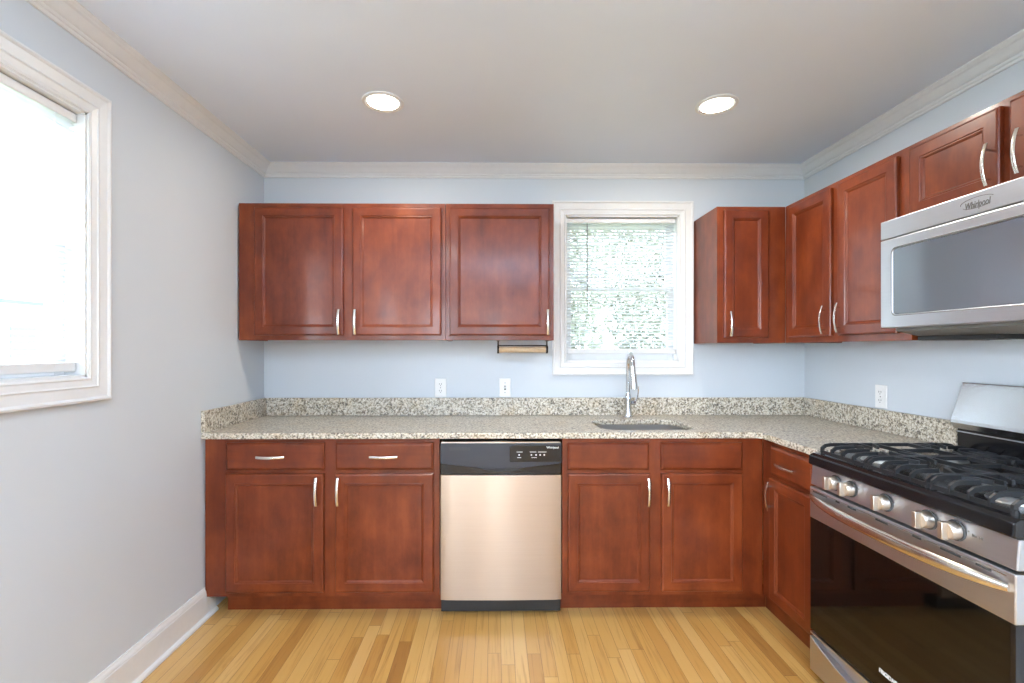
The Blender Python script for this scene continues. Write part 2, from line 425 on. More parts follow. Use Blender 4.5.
# ------------------------------------------------------------------ windows
CAS = [(0.0, 0.0), (0.0, 0.019), (0.007, 0.021), (0.011, 0.019), (0.015, 0.015), (0.046, 0.012), (0.052, 0.015), (0.056, 0.011), (0.074, 0.008), (0.079, 0.010), (0.085, 0.007), (0.0855, -0.002)]
def window(name, T, hole, stile=0.045, casing=0.0855, split=0.505):
    a, b, z0, z1 = hole
    root = sempty(name, T((a + b) / 2, 0, z0))
    # casing with stepped picture-frame profile
    m = MB(T); m.rings(a - casing, b + casing, z0 - casing, z1 + casing, CAS, cap_last=False, cap_first=False)
    struct(m.build('window_frame', 'trim', root))
    # jamb liner
    m = MB(T); t = 0.008
    m.box(a, a + t, -0.14, 0, z0, z1); m.box(b - t, b, -0.14, 0, z0, z1)
    m.box(a, b, -0.14, 0, z0, z0 + t); m.box(a, b, -0.14, 0, z1 - t, z1)
    struct(m.build('window_jamb', 'trim', root))
    zm = z0 + (z1 - z0) * split
    for k, (s0, s1, v) in enumerate(((z0 + t, zm + 0.012, -0.085), (zm - 0.012, z1 - t, -0.115))):
        m = MB(T); A, B = a + t, b - t; w = stile - t
        m.box(A, A + w, v - 0.014, v + 0.014, s0, s1); m.box(B - w, B, v - 0.014, v + 0.014, s0, s1)
        m.box(A + w, B - w, v - 0.014, v + 0.014, s0, s0 + (0.05 if k == 0 else 0.026)); m.box(A + w, B - w, v - 0.014, v + 0.014, s1 - (0.026 if k == 0 else 0.04), s1)
        sash = struct(m.build('window_sash', 'trim', root, bevel=0.002))
        g = MB(T); g.box(A + w - 0.004, B - w + 0.004, v - 0.002, v + 0.002, s0 + 0.02, s1 - 0.02)
        gl = struct(g.build('window_pane', 'glass', sash))
    # sash lock on the meeting rail
    m = MB(T); m.box((a + b) / 2 - 0.02, (a + b) / 2 + 0.02, -0.071, -0.06, zm - 0.004, zm + 0.012)
    struct(m.build('sash_lock', 'white_plastic', root, bevel=0.002))
    return root
window('window_1', T_back, WB)
window('window_2', T_left, WL)
window('added_window_3', T_left, WD)
window('window_4', lambda u, v, z: Vector((u, -REAR + v, z)), WR, stile=0.03, casing=0.07)
window('added_window_5', lambda u, v, z: Vector((u, -REAR + v, z)), WQ)

def blind(T, a, b, z_bot, z_top, v, label, wand_u, pitch=0.0206, tilt=16, rail_u=None):
    t = thing('window_blind', label, 'blind', T((a + b) / 2, v, z_bot), 'white mini blinds')
    m = MB(T); m.box(a, b, v - 0.018, v + 0.014, z_top - 0.030, z_top); m.build('head_rail', 'trim', t, bevel=0.003)
    m = MB(T); m.box(a, b, v - 0.013, v + 0.013, z_bot, z_bot + 0.034); m.build('bottom_rail', 'trim', t, bevel=0.006, seg=3)
    m = MB(T); z = z_top - 0.045; w = 0.0125; th = math.radians(tilt)
    zs = z_bot + 0.042
    while z > zs:
        pr = []
        for k in range(5):                       # shallow crowned slat section
            s = -1 + k * 0.5; h = 0.0016 * (1 - s * s)
            pr.append((v + w * s * math.cos(th) - h * math.sin(th), z + w * s * math.sin(th) + h * math.cos(th)))
        A = [m.vert((a + 0.004, p, q)) for p, q in pr]; B = [m.vert((b - 0.004, p, q)) for p, q in pr]
        for i in range(4): m.face([A[i], A[i + 1], B[i + 1], B[i]])
        z -= pitch
    m.build('slats', 'slats', t, smooth=True)
    n = 0
    for f in (0.12, 0.5, 0.88):
        u = a + (b - a) * f; m = MB(T)
        for dv in (-0.0135, 0.0135): m.tube([(u, v + dv, z_top - 0.02), (u, v + dv, z_bot + 0.02)], 0.0007, 5)
        m.build('ladder_cord', 'white_plastic', t)
    if wand_u is not None:
        m = MB(T); m.tube([(wand_u, v + 0.02, z_top - 0.035), (wand_u, v + 0.022, z_top - 0.53)], 0.0032, 6)
        m.lathe((wand_u, v + 0.022, z_top - 0.56), 'z', [(0.0035, 0), (0.0045, 0.01), (0.003, 0.035)], 8)
        m.build('tilt_wand', 'grey_metal', t)
    return t
blind(T_back, 0.453, 1.141, 1.293, 2.150, -0.038, 'white horizontal mini blind in the window above the sink', 0.58)
blind(T_left, 1.29, 1.978, 1.246, 2.143, -0.038, 'white horizontal mini blind in the bright window on the left wall', 1.75)

# ------------------------------------------------------------------ cabinets
DOOR = [(0.0, 0.0), (0.0, 0.014), (0.003, 0.0175), (0.008, 0.019), (0.046, 0.019), (0.049, 0.0155), (0.052, 0.0160), (0.055, 0.0145), (0.060, 0.0095)]
DRAW = [(0.0, 0.0), (0.0, 0.011), (0.004, 0.0145), (0.007, 0.016), (0.010, 0.019), (0.016, 0.0195)]
def hmat(T): return 'wood_hy' if T is T_right else 'wood_hx'
def pull(T, parent, u, z, v, vertical=True, length=0.137, label=None):
    m = MB(T); pts = []; n = 16
    for i in range(n + 1):
        s = -1 + 2 * i / n; out = 0.017 + 0.013 * (1 - s * s)
        pts.append((u, v + out, z + s * length / 2) if vertical else (u + s * length / 2, v + out, z))
    up = (1, 0, 0) if vertical else (0, 0, 1)
    m.tube(pts, 0.0035, 10, up=up, sec=(0.85, 1.9))
    for s in (-0.70, 0.70):
        o = 0.017 + 0.013 * (1 - s * s)
        q = (u, z + s * length / 2) if vertical else (u + s * length / 2, z)
        m.tube([(q[0], v - 0.001, q[1]), (q[0], v + o, q[1])], 0.0032, 8)
    h = m.build('handle', 'nickel', parent, smooth=True)
    h['label'] = 'arched brushed nickel pull'
    return h
def door(T, root, u0, u1, z0, z1, v, handle=None):
    m = MB(T); m.rings(u0, u1, z0, z1, [(i, v + h) for i, h in DOOR], 0, 1)
    d = m.build('door', ['wood_v', hmat(T)], root)
    if handle: pull(T, d, handle[0], handle[1], v + 0.018, True)
    return d
def drawer(T, root, u0, u1, z0, z1, v, handle=None, name='drawer'):
    m = MB(T); m.rings(u0, u1, z0, z1, [(i, v + h) for i, h in DRAW], 0)
    d = m.build(name, hmat(T), root)
    if handle: pull(T, d, handle[0], handle[1], v + 0.018, False)
    return d
def carcass(T, root, u0, u1, z0, z1, v, openings, open_top=False):
    """box with face frame (openings sit behind the doors)"""
    m = MB(T)
    m.box(u0, u0 + 0.012, 0.002, v - 0.019, z0, z1); m.box(u1 - 0.012, u1, 0.002, v - 0.019, z0, z1)
    m.box(u0 + 0.012, u1 - 0.012, 0.002, v - 0.019, z0 + 0.012, z0 + 0.024)
    if not open_top: m.box(u0 + 0.012, u1 - 0.012, 0.002, v - 0.019, z1 - 0.012, z1)
    m.box(u0 + 0.012, u1 - 0.012, 0.002, 0.008, z0 + 0.02, z1 - 0.012)
    c = m.build('carcass', 'wood_v', root)
    f = MB(T)
    us = sorted(set([u0, u1] + [x for o in openings for x in o[:2]]))
    # stiles run full height between opening columns; rails between them
    cols = sorted(set((o[0], o[1]) for o in openings)); u = u0
    for a, b in cols:
        f.box(u, a, v - 0.019, v, z0, z1); u = b
        zz = z0
        for o in sorted([o for o in openings if (o[0], o[1]) == (a, b)], key=lambda o: o[2]):
            f.box(a, b, v - 0.019, v, zz, o[2], 1); zz = o[3]
        f.box(a, b, v - 0.019, v, zz, z1, 1)
    f.box(u, u1, v - 0.019, v, z0, z1)
    f.build('face_frame', ['wood_v', hmat(T)], root)
    return c
BV = 0.611       # base face frame plane (doors stand 19 mm proud)
TOP = 0.882
# double base cabinet left of the dishwasher
t = thing('base_cabinet', 'reddish-brown base cabinet with two drawers over two doors, left of the dishwasher', 'cabinet', T_back(-0.85, 0.3, 0.0), 'base cabinets')
carcass(T_back, t, -1.428, -0.275, 0.104, TOP, BV, [(-1.31, -0.85, 0.14, 0.70), (-1.31, -0.85, 0.74, 0.855), (-0.77, -0.315, 0.14, 0.70), (-0.77, -0.315, 0.74, 0.855)])
drawer(T_back, t, -1.320, -0.840, 0.731, 0.865, BV, (-1.095, 0.797))
drawer(T_back, t, -0.784, -0.304, 0.731, 0.865, BV, (-0.545, 0.797))
door(T_back, t, -1.322, -0.842, 0.128, 0.712, BV, (-0.873, 0.628))
door(T_back, t, -0.784, -0.304, 0.128, 0.712, BV, (-0.768, 0.628))
MB(T_back).box(-1.358, -0.275, 0.50, 0.538, 0.0, 0.104).build('toe_kick', 'wood_hx', t)
# sink base
t = thing('base_cabinet', 'reddish-brown sink base cabinet with two false drawer fronts over two doors', 'cabinet', T_back(0.8, 0.3, 0.0), 'base cabinets')
carcass(T_back, t, 0.333, 1.333, 0.104, TOP, BV, [(0.375, 0.755, 0.14, 0.70), (0.375, 0.755, 0.74, 0.855), (0.835, 1.21, 0.14, 0.70), (0.835, 1.21, 0.74, 0.855)], open_top=True)
drawer(T_back, t, 0.357, 0.762, 0.727, 0.860, BV, None, 'false_drawer_front')
drawer(T_back, t, 0.822, 1.226, 0.727, 0.860, BV, None, 'false_drawer_front')
door(T_back, t, 0.360, 0.765, 0.126, 0.709, BV, (0.754, 0.622))
door(T_back, t, 0.824, 1.226, 0.126, 0.709, BV, (0.850, 0.622))
MB(T_back).box(0.333, 1.39, 0.50, 0.538, 0.0, 0.104).build('toe_kick', 'wood_hx', t)
# right run base
RV = R - 1.335
t = thing('base_cabinet', 'reddish-brown single-drawer base cabinet on the right wall between corner and range', 'cabinet', T_right(0.84, 0.3, 0.0), 'base cabinets')
carcass(T_right, t, 0.6125, 1.045, 0.104, TOP, RV, [(0.72, 0.99, 0.14, 0.69), (0.72, 0.99, 0.74, 0.85)])
drawer(T_right, t, 0.700, 1.004, 0.727, 0.860, RV, (0.835, 0.786))
door(T_right, t, 0.690, 1.004, 0.126, 0.706, RV, (0.712, 0.622))
MB(T_right).box(0.54, 1.045, 0.50, R - 1.39, 0.0, 0.104).build('toe_kick', 'wood_hy', t)

# upper cabinets on the back wall
UV = 0.312
t = thing('wall_cabinet', 'reddish-brown two-door upper cabinet touching the left wall corner', 'cabinet', T_back(-0.85, 0.16, 1.375), 'upper wall cabinets')
carcass(T_back, t, -1.424, -0.277, 1.374, 2.136, UV, [(-1.30, -0.85, 1.42, 2.09), (-0.77, -0.31, 1.42, 2.09)])
door(T_back, t, -1.333, -0.842, 1.401, 2.110, UV, (-0.862, 1.474))
door(T_back, t, -0.790, -0.300, 1.401, 2.110, UV, (-0.772, 1.474))
t = thing('wall_cabinet', 'reddish-brown single-door upper cabinet directly left of the sink window', 'cabinet', T_back(0.02, 0.16, 1.375), 'upper wall cabinets')
carcass(T_back, t, -0.275, 0.328, 1.374, 2.136, UV, [(-0.22, 0.27, 1.42, 2.09)])
door(T_back, t, -0.252, 0.303, 1.401, 2.110, UV, (0.292, 1.474))
t = thing('wall_cabinet', 'narrow reddish-brown upper cabinet right of the sink window, on the back wall', 'cabinet', T_back(1.42, 0.16, 1.36), 'upper wall cabinets')
carcass(T_back, t, 1.246, 1.632, 1.359, 2.124, UV, [(1.31, 1.50, 1.42, 2.07)])
door(T_back, t, 1.280, 1.530, 1.389, 2.102, UV, (1.309, 1.465))
# uppers on the right wall
UR = R - 1.633
t = thing('wall_cabinet', 'reddish-brown two-door upper cabinet on the right wall beside the microwave', 'cabinet', T_right(0.72, 0.16, 1.36), 'upper wall cabinets')
carcass(T_right, t, 0.3135, 1.118, 1.359, 2.124, UR, [(0.38, 0.67, 1.42, 2.07), (0.76, 1.05, 1.42, 2.07)])
door(T_right, t, 0.358, 0.690, 1.389, 2.102, UR, (0.656, 1.467))
door(T_right, t, 0.737, 1.064, 1.389, 2.102, UR, (0.757, 1.472))
t = thing('wall_cabinet', 'short reddish-brown two-door cabinet mounted over the microwave', 'cabinet', T_right(1.49, 0.16, 1.82), 'upper wall cabinets')
carcass(T_right, t, 1.119, 1.881, 1.823, 2.124, UR, [(1.16, 1.44, 1.87, 2.08), (1.52, 1.80, 1.87, 2.08)])
door(T_right, t, 1.124, 1.454, 1.838, 2.104, UR, (1.430, 1.925))
door(T_right, t, 1.484, 1.876, 1.838, 2.104, UR, (1.522, 1.932))

# ------------------------------------------------------------------ countertop
def rrect(x0, x1, y0, y1, r, n=8):
    P = []
    for cx, cy, a0 in ((x1 - r, y1 - r, 0), (x0 + r, y1 - r, 90), (x0 + r, y0 + r, 180), (x1 - r, y0 + r, 270)):
        for k in range(n + 1):
            a = math.radians(a0 + 90 * k / n); P.append((cx + r * math.cos(a), cy + r * math.sin(a)))
    return P
SX0, SX1, SD0, SD1 = 0.545, 1.035, 0.205, 0.560
ct = thing('countertop', 'speckled beige granite L-shaped countertop with low backsplash', 'countertop', (0.2, -0.3, 0.884))
m = MB()
outer = [(L + 0.002, -0.002), (R - 0.002, -0.002), (R - 0.002, -1.045), (1.308, -1.045), (1.308, -0.655), (1.288, -0.637), (L + 0.002, -0.637)]
inner = rrect(SX0, SX1, -SD1, -SD0, 0.10)
def fill_top(m, z):
    loops = []
    es = []
    for pts in (outer, inner):
        vs = [m.bm.verts.new((x, y, z)) for x, y in pts]
        es += [m.bm.edges.new((vs[i], vs[(i + 1) % len(vs)])) for i in range(len(vs))]; loops.append(vs)
    bmesh.ops.triangle_fill(m.bm, use_beauty=True, use_dissolve=False, edges=es)
    return loops
lt = fill_top(m, 0.914); lb = fill_top(m, 0.884)
for a, b in zip(lt, lb):
    for i in range(len(a)): m.face([a[i], a[(i + 1) % len(a)], b[(i + 1) % len(b)], b[i]])
m.build('slab', 'granite', ct, bevel=0.004)
MB().box(L + 0.022, R - 0.022, -0.022, -0.002, 0.914, 1.022).build('back_splash', 'granite', ct, bevel=0.002)
MB().box(L + 0.002, L + 0.022, -0.637, -0.002, 0.914, 1.022).build('side_splash', 'granite', ct, bevel=0.002)
MB().box(R - 0.022, R - 0.002, -1.0, -0.002, 0.914, 1.022).build('side_splash', 'granite', ct, bevel=0.002)

# undermount sink
sk = thing('kitchen_sink', 'stainless undermount sink set in the granite below the window', 'sink', (0.79, -0.38, 0.70))
m = MB(); prev = None; loops = []
for grow, z in ((0.012, 0.8835), (0.0, 0.8835), (0.004, 0.86), (-0.002, 0.74), (-0.03, 0.715), (-0.10, 0.708)):
    P = rrect(SX0 - grow - 0.0, SX1 + grow, -SD1 - grow, -SD0 + grow, max(0.03, 0.10 + grow))
    loops.append([m.bm.verts.new((x, y, z)) for x, y in P])
for a, b in zip(loops, loops[1:]):
    for i in range(len(a)): m.face([a[i], a[(i + 1) % len(a)], b[(i + 1) % len(b)], b[i]])
m.face(loops[-1])
bowl = m.build('bowl', 'steel_soft', sk, smooth=True)
sd = bowl.modifiers.new('thick', 'SOLIDIFY'); sd.thickness = 0.0015; sd.offset = -1
MB().lathe((0.79, -0.38, 0.7105), 'z', [(0.045, 0), (0.045, 0.002), (0.03, 0.002), (0.028, 0.0), (0.01, 0.0005)], 24).build('drain', 'chrome', sk, smooth=True)

# faucet: tall pull-down gooseneck, spout turned slightly to the right
fx, fy = 0.803, -0.108
fa = thing('kitchen_faucet', 'tall chrome gooseneck pull-down faucet behind the sink', 'faucet', (fx, fy, 0.914))
MB().lathe((fx, fy, 0.9145), 'z', [(0.029, 0), (0.029, 0.004), (0.024, 0.009), (0.021, 0.03), (0.0185, 0.11), (0.0185, 0.125), (0.014, 0.135), (0.0125, 0.15)], 28).build('body', 'chrome', fa, smooth=True)
m = MB(); pts = [(fx, fy, 1.05), (fx, fy, 1.12), (fx, fy, 1.19)]
dirx, diry = -0.12, -0.993; Rr = 0.082
for k in range(1, 13):
    a = PI * k / 12 * 0.96; q = Rr * (1 - math.cos(a)); h = Rr * math.sin(a)
    pts.append((fx + dirx * q, fy + diry * q, 1.215 + h))
m.tube(pts, 0.0125, 16)
e = pts[-1]; m.build('spout', 'chrome', fa, smooth=True)
m = MB(); m.tube([(e[0], e[1], e[2] + 0.004), (e[0] + 0.002, e[1] - 0.002, e[2] - 0.035), (e[0] + 0.004, e[1] - 0.004, e[2] - 0.075), (e[0] + 0.006, e[1] - 0.006, e[2] - 0.115), (e[0] + 0.007, e[1] - 0.007, e[2] - 0.128)],
                 [0.0135, 0.0145, 0.0165, 0.021, 0.0205], 18); m.build('spray_head', 'nickel', fa, smooth=True)
m = MB(); m.lathe((fx + 0.018, fy, 1.00), 'x', [(0.013, 0), (0.013, 0.02), (0.010, 0.026)], 16)
m.tube([(fx + 0.040, fy, 1.0), (fx + 0.054, fy - 0.006, 1.035), (fx + 0.058, fy - 0.01, 1.075), (fx + 0.057, fy - 0.012, 1.10)], [0.006, 0.0055, 0.005, 0.0045], 10)
m.build('lever', 'chrome', fa, smooth=True)

# ------------------------------------------------------------------ dishwasher
dw = thing('dishwasher', 'stainless steel dishwasher with black control panel between the base cabinets', 'dishwasher', T_back(0.028, 0.3, 0.0))
x0, x1 = -0.268, 0.326
MB(T_back).box(x0, x1, 0.03, 0.600, 0.02, 0.862).build('tub', 'black_matte', dw)
m = MB(T_back); n = 20                                   # gently bowed steel door
prof = [(x0 + (x1 - x0) * i / n, 0.628 + 0.004 * math.sin(PI * i / n) if 0 < i < n else 0.624) for i in range(n + 1)]
m.prism(prof + [(x1, 0.601), (x0, 0.601)], lambda a, b, c: (a, b, c), 0.090, 0.704)
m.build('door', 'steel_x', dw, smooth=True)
# control panel: proud fascia with sagging lower edge over a dark grip recess
m = MB(T_back); pts = [(x0, 0.862), (x1, 0.862)]
for i in range(21):
    s = i / 20; x = x1 - (x1 - x0) * s
    pts.append((x, 0.765 - 0.027 * (1 - abs(2 * s - 1) ** 1.6)))
m.prism(pts, lambda a, b, c: (a, c, b), 0.602, 0.640)
cp = m.build('control_panel', 'black_panel', dw, bevel=0.003)
MB(T_back).box(x0, x1, 0.602, 0.618, 0.706, 0.790).build('grip_recess', 'black_gloss', dw)
MB(T_back).box(x0 + 0.004, x1 - 0.004, 0.604, 0.634, 0.863, 0.869).build('top_strip', 'steel_x', dw)
m = MB(T_back); pts = []
for i in range(17):
    s = -1 + i / 8; pts.append((0.03 + s * 0.115, 0.742 - 0.0 * s))
for i in range(17):
    s = 1 - i / 8; pts.append((0.03 + s * 0.115, 0.742 - 0.020 * (1 - s * s)))
m.prism(pts[:-1][:16] + pts[17:-1], lambda a, b, c: (a, c, b), 0.618, 0.632); m.build('pocket_handle', 'black_matte', dw)
m = MB(T_back)
for i in range(14): m.box(-0.222 + i * 0.0074, -0.222 + i * 0.0074 + 0.004, 0.6385, 0.641, 0.829, 0.843)
m.build('vent', 'slot', cp)
m = MB(T_back); m.box(0.072, 0.322, 0.6395, 0.6412, 0.772, 0.852); m.build('touch_panel', 'black_gloss', cp, bevel=0.006)
for px_ in (0.118, 0.178, 0.201, 0.221, 0.241):
    m = MB(T_back); m.lathe((px_, 0.6410, 0.806), 'y', [(0.0040, 0), (0.0035, 0.001)], 12); m.build('button', 'white_ink', cp)
for x_, w_ in ((0.105, 0.03), (0.170, 0.032), (0.21, 0.042)):
    MB(T_back).box(x_, x_ + w_, 0.6412, 0.6416, 0.8195, 0.8215).build('button_caption', 'white_ink', cp)
for x_, w_ in ((0.108, 0.02), (0.178, 0.026)):
    MB(T_back).box(x_, x_ + w_, 0.6412, 0.6416, 0.792, 0.794).build('button_caption', 'white_ink', cp)
letters('logo', 'Whirlpool', 0.0145, (0.252, -0.6413, 0.842), (1, 0, 0), (0, 0, 1), 'white_ink', cp)
MB(T_back).box(x0 + 0.006, x1 - 0.006, 0.48, 0.575, 0.012, 0.086).build('kick_plate', 'black_gloss', dw)

# ------------------------------------------------------------------ gas range
GX = 1.272                        # door face plane X
g0, g1 = 1.056, 1.812
RG = R - GX                       # v of face
rg = thing('gas_range', 'stainless steel gas range with black cooktop and glass oven door', 'range', T_right(1.434, 0.34, 0.0))
def TR(u, v, z): return T_right(u, v, z)
MB(TR).box(g0 + 0.004, g1 - 0.004, 0.03, RG - 0.045, 0.03, 0.885).build('body', 'black_gloss', rg)
# control panel, slightly reclined
m = MB(TR); m.prism([(RG - 0.045, 0.780), (RG - 0.004, 0.780), (RG - 0.010, 0.857), (RG - 0.045, 0.857)], lambda a, b, c: (c, a, b), g0, g1)
pnl = m.build('control_panel', 'steel_y', rg, bevel=0.003)
for i, u in enumerate((1.193, 1.270, 1.420, 1.574, 1.656)):
    m = MB(TR); v0 = RG - 0.008
    m.lathe((u, v0, 0.822), 'y', [(0.029, 0.0), (0.029, 0.004), (0.0245, 0.005)], 28, mi=1)
    m.lathe((u, v0, 0.822), 'y', [(0.0245, 0.005), (0.0245, 0.012), (0.0225, 0.030), (0.021, 0.032)], 28)
    m.box(u - 0.007, u + 0.007, v0 + 0.028, v0 + 0.048, 0.822 - 0.024, 0.822 + 0.024)
    m.build('knob', ['knob', 'slot'], pnl, bevel=0.0015, smooth=True)
    m = MB(TR); m.lathe((u + 0.034, RG - 0.0075, 0.832), 'y', [(0.0022, 0), (0.0022, 0.0006)], 10); m.build('knob_mark', 'grey_ink', pnl)
letters('panel_marking', 'lite  off', 0.010, TR(1.70, RG - 0.0065, 0.826), (0, -1, 0), (0, 0, 1), 'grey_ink', pnl)
# cooktop deck
m = MB(TR); m.prism([(0.075, 0.888), (RG + 0.002, 0.860), (RG + 0.006, 0.866), (RG + 0.004, 0.898), (RG - 0.012, 0.907), (0.075, 0.907)],
                    lambda a, b, c: (c, a, b), g0 - 0.001, g1 + 0.001)
deck = m.build('cooktop', 'black_gloss', rg, bevel=0.004)
# burners
for (u, v, r) in ((1.20, 0.50, 0.045), (1.20, 0.24, 0.036), (1.434, 0.37, 0.05), (1.668, 0.50, 0.052), (1.668, 0.24, 0.032)):
    m = MB(TR); m.lathe((u, v, 0.907), 'z', [(r + 0.018, 0), (r + 0.016, 0.004), (r, 0.006), (r, 0.014), (r - 0.004, 0.016)], 26, mi=1)
    m.lathe((u, v, 0.923), 'z', [(r - 0.003, 0), (r - 0.003, 0.006), (r - 0.008, 0.009)], 26)
    m.build('burner', ['iron', 'steel_soft'], rg, smooth=True)
# three cast-iron grates
def bar(m, pts, w=0.0052, h=0.0092):
    m.tube(pts, 1.0, 4, up=(0, 0, 1), sec=(w, h))
for k in range(3):
    ua = g0 + 0.024 + k * 0.2375; ub = ua + 0.2325
    m = MB(TR); zt, zb = 0.944, 0.914
    vF, vB = RG - 0.030, 0.105
    nb = 5
    us = [ua + 0.006 + (ub - ua - 0.012) * i / (nb - 1) for i in range(nb)]
    # rails low in front and at the back, side rails on top
    bar(m, [(ua, vF, zb + 0.002), (ub, vF, zb + 0.002)]); bar(m, [(ua, vB, zb + 0.002), (ub, vB, zb + 0.002)])
    for i, u in enumerate(us):
        edge = i in (0, nb - 1)
        front = [(u, vF, zb), (u, vF - 0.001, zb + 0.017), (u, vF - 0.014, zt - 0.003), (u, vF - 0.034, zt)]
        backp = [(u, vB + 0.045, zt), (u, vB + 0.022, zt - 0.004), (u, vB + 0.003, zb + 0.012), (u, vB, zb)]
        if edge: bar(m, front + backp)
        elif i == 2: bar(m, front + [(u, vF - 0.10, zt)]); bar(m, [(u, vB + 0.10, zt)] + backp); bar(m, [(u, 0.435, zt), (u, 0.300, zt)])
        else: bar(m, front + [(u, vF - 0.085, zt)]); bar(m, [(u, vB + 0.085, zt)] + backp)
    for v in (0.50, 0.24):
        bar(m, [(ua + 0.006, v, zt), (ua + 0.075, v, zt)]); bar(m, [(ub - 0.075, v, zt), (ub - 0.006, v, zt)])
    bar(m, [(ua + 0.006, 0.435, zt), (ub - 0.006, 0.435, zt)]); bar(m, [(ua + 0.006, 0.300, zt), (ub - 0.006, 0.300, zt)])
    uc = (ua + ub) / 2
    for vc in (0.50, 0.24):
        for sx, sy in ((-1, -1), (1, -1), (-1, 1), (1, 1)):
            bar(m, [(uc + sx * 0.108, vc + sy * 0.058, zt), (uc + sx * 0.045, vc + sy * 0.028, zt + 0.001)])
    for u in (ua + 0.006, ub - 0.006):
        for v in (vF - 0.002, vB + 0.002): m.lathe((u, v, 0.907), 'z', [(0.008, 0), (0.008, 0.012)], 8)
    m.build('grate', 'iron', rg)
# backguard: steel hood above a black riser
m = MB(TR); m.box(g0 + 0.004, g1 - 0.004, 0.004, 0.075, 0.885, 1.006); m.build('riser', 'black_gloss', rg, bevel=0.002)
m = MB(TR); m.prism([(0.004, 1.006), (0.086, 1.006), (0.100, 1.030), (0.098, 1.042), (0.050, 1.190), (0.004, 1.190)], lambda a, b, c: (c, a, b), g0 - 0.002, g1 + 0.002)
m.build('backguard', 'steel_guard', rg, bevel=0.003)
MB(TR).box(g0 + 0.004, g1 - 0.004, 0.075, 0.079, 0.992, 0.996).build('riser_strip', 'steel_y', rg)
# oven door
dr = MB(TR).box(g0, g1, RG - 0.044, RG, 0.648, 0.772).build('oven_door', 'steel_y', rg, bevel=0.003)
MB(TR).box(g0 + 0.001, g1 - 0.012, RG - 0.044, RG - 0.001, 0.198, 0.6475).build('door_glass', 'black_glass', dr, bevel=0.002)
MB(TR).box(g1 - 0.0115, g1, RG - 0.044, RG, 0.198, 0.6475).build('door_edge', 'black_gloss', dr, bevel=0.001)
m = MB(TR)
m.box(g0 + 0.012, g1 - 0.020, RG - 0.002, RG + 0.0012, 0.7605, 0.7625, 1)
for a_, b_ in ((0.02, 0.10), (0.145, 0.165), (0.205, 0.245), (0.33, 0.38), (0.47, 0.50), (0.56, 0.62), (0.66, 0.70)):
    m.box(g0 + a_, g0 + b_, RG - 0.002, RG + 0.0006, 0.7535, 0.7595)
m.build('vent_slots', ['slot', 'nickel'], dr)
m = MB(TR); pts, rr = [], []; n = 28
for i in range(n + 1):
    s = -1 + 2 * i / n; pts.append(((g0 + g1) / 2 + s * 0.366, RG + 0.004 + 0.052 * (1 - abs(s) ** 2.6), 0.734)); rr.append(0.0165 * (1 - 0.45 * abs(s) ** 6))
m.tube(pts, rr, 16, up=(0, 0, 1), sec=(0.62, 1.15)); m.build('handle', 'nickel', dr, smooth=True)
letters('logo', 'FRIGIDAIRE', 0.020, TR(1.400, RG - 0.0004, 0.262), (0, -1, 0), (0, 0, 1), 'white_ink', dr, squeeze=0.8)
# storage drawer: recessed upper surface behind a proud front with a dipping top edge
dd = MB(TR).box(g0, g1, RG - 0.044, RG - 0.026, 0.035, 0.188).build('drawer', 'steel_y', rg)
m = MB(TR); pts = [(g0, 0.035), (g1, 0.035)]
for i in range(25):
    s = 1 - i / 24; pts.append((g0 + (g1 - g0) * s, 0.170 - 0.062 * math.sin(PI * s) ** 0.8))
m.prism(pts, lambda a, b, c: (a, c, b), RG - 0.026, RG); m.build('drawer_front', 'steel_y', dd, bevel=0.002)
MB(TR).box(g0, g1, RG - 0.026, RG - 0.002, 0.180, 0.188).build('drawer_lip', 'steel_y', dd, bevel=0.001)
for u in (g0 + 0.04, g1 - 0.04):
    for v in (0.06, RG - 0.08):
        MB(TR).lathe((u, v, 0.0), 'z', [(0.018, 0), (0.018, 0.008), (0.008, 0.01), (0.008, 0.031)], 12).build('levelling_foot', 'black_matte', rg)

# ------------------------------------------------------------------ over-the-range microwave
MX = 1.507; MV = R - MX; m0, m1 = 1.1205, 1.880
mw = thing('microwave', 'stainless over-the-range microwave with dark window above the gas range', 'microwave', T_right(1.5, 0.2, 1.37))
MB(TR).box(m0 + 0.004, m1 - 0.004, 0.004, MV - 0.048, 1.410, 1.820).build('housing', 'grey_metal', mw)
MB(TR).prism([(0.03, 1.375), (0.30, 1.375), (MV - 0.052, 1.395), (MV - 0.052, 1.4095), (0.03, 1.4095)], lambda a, b, c: (c, a, b), m0 + 0.01, m1 - 0.01).build('underside', 'grey_metal', mw)
MB(TR).box(1.13, 1.42, 0.12, 0.30, 1.358, 1.3745).build('grease_filter', 'black_matte', mw, bevel=0.002)
tv = MB(TR).box(m0, m1, MV - 0.047, MV, 1.748, 1.818).build('vent_cover', 'steel_y', mw, bevel=0.003)
ml = 'Whirlpool'
letters('logo', ml, 0.030, TR(1.491, MV + 0.0004, 1.778), (0, -1, 0), (0, 0, 1), 'grey_ink', tv, shear=0.25, align='CENTER', squeeze=0.62)
m = MB(TR)                                                 # orbit swirl round the logo
for (ru, rz, a0, a1, dz) in ((0.052, 0.014, 20, 190, 0.004), (0.046, 0.012, 200, 330, -0.004)):
    P = []
    for i in range(15):
        a = math.radians(a0 + (a1 - a0) * i / 14); P.append((1.491 + ru * math.cos(a), MV + 0.0006, 1.783 + dz + rz * math.sin(a)))
    m.tube(P, 0.0009, 5)
m.build('logo_swirl', 'grey_ink', tv)
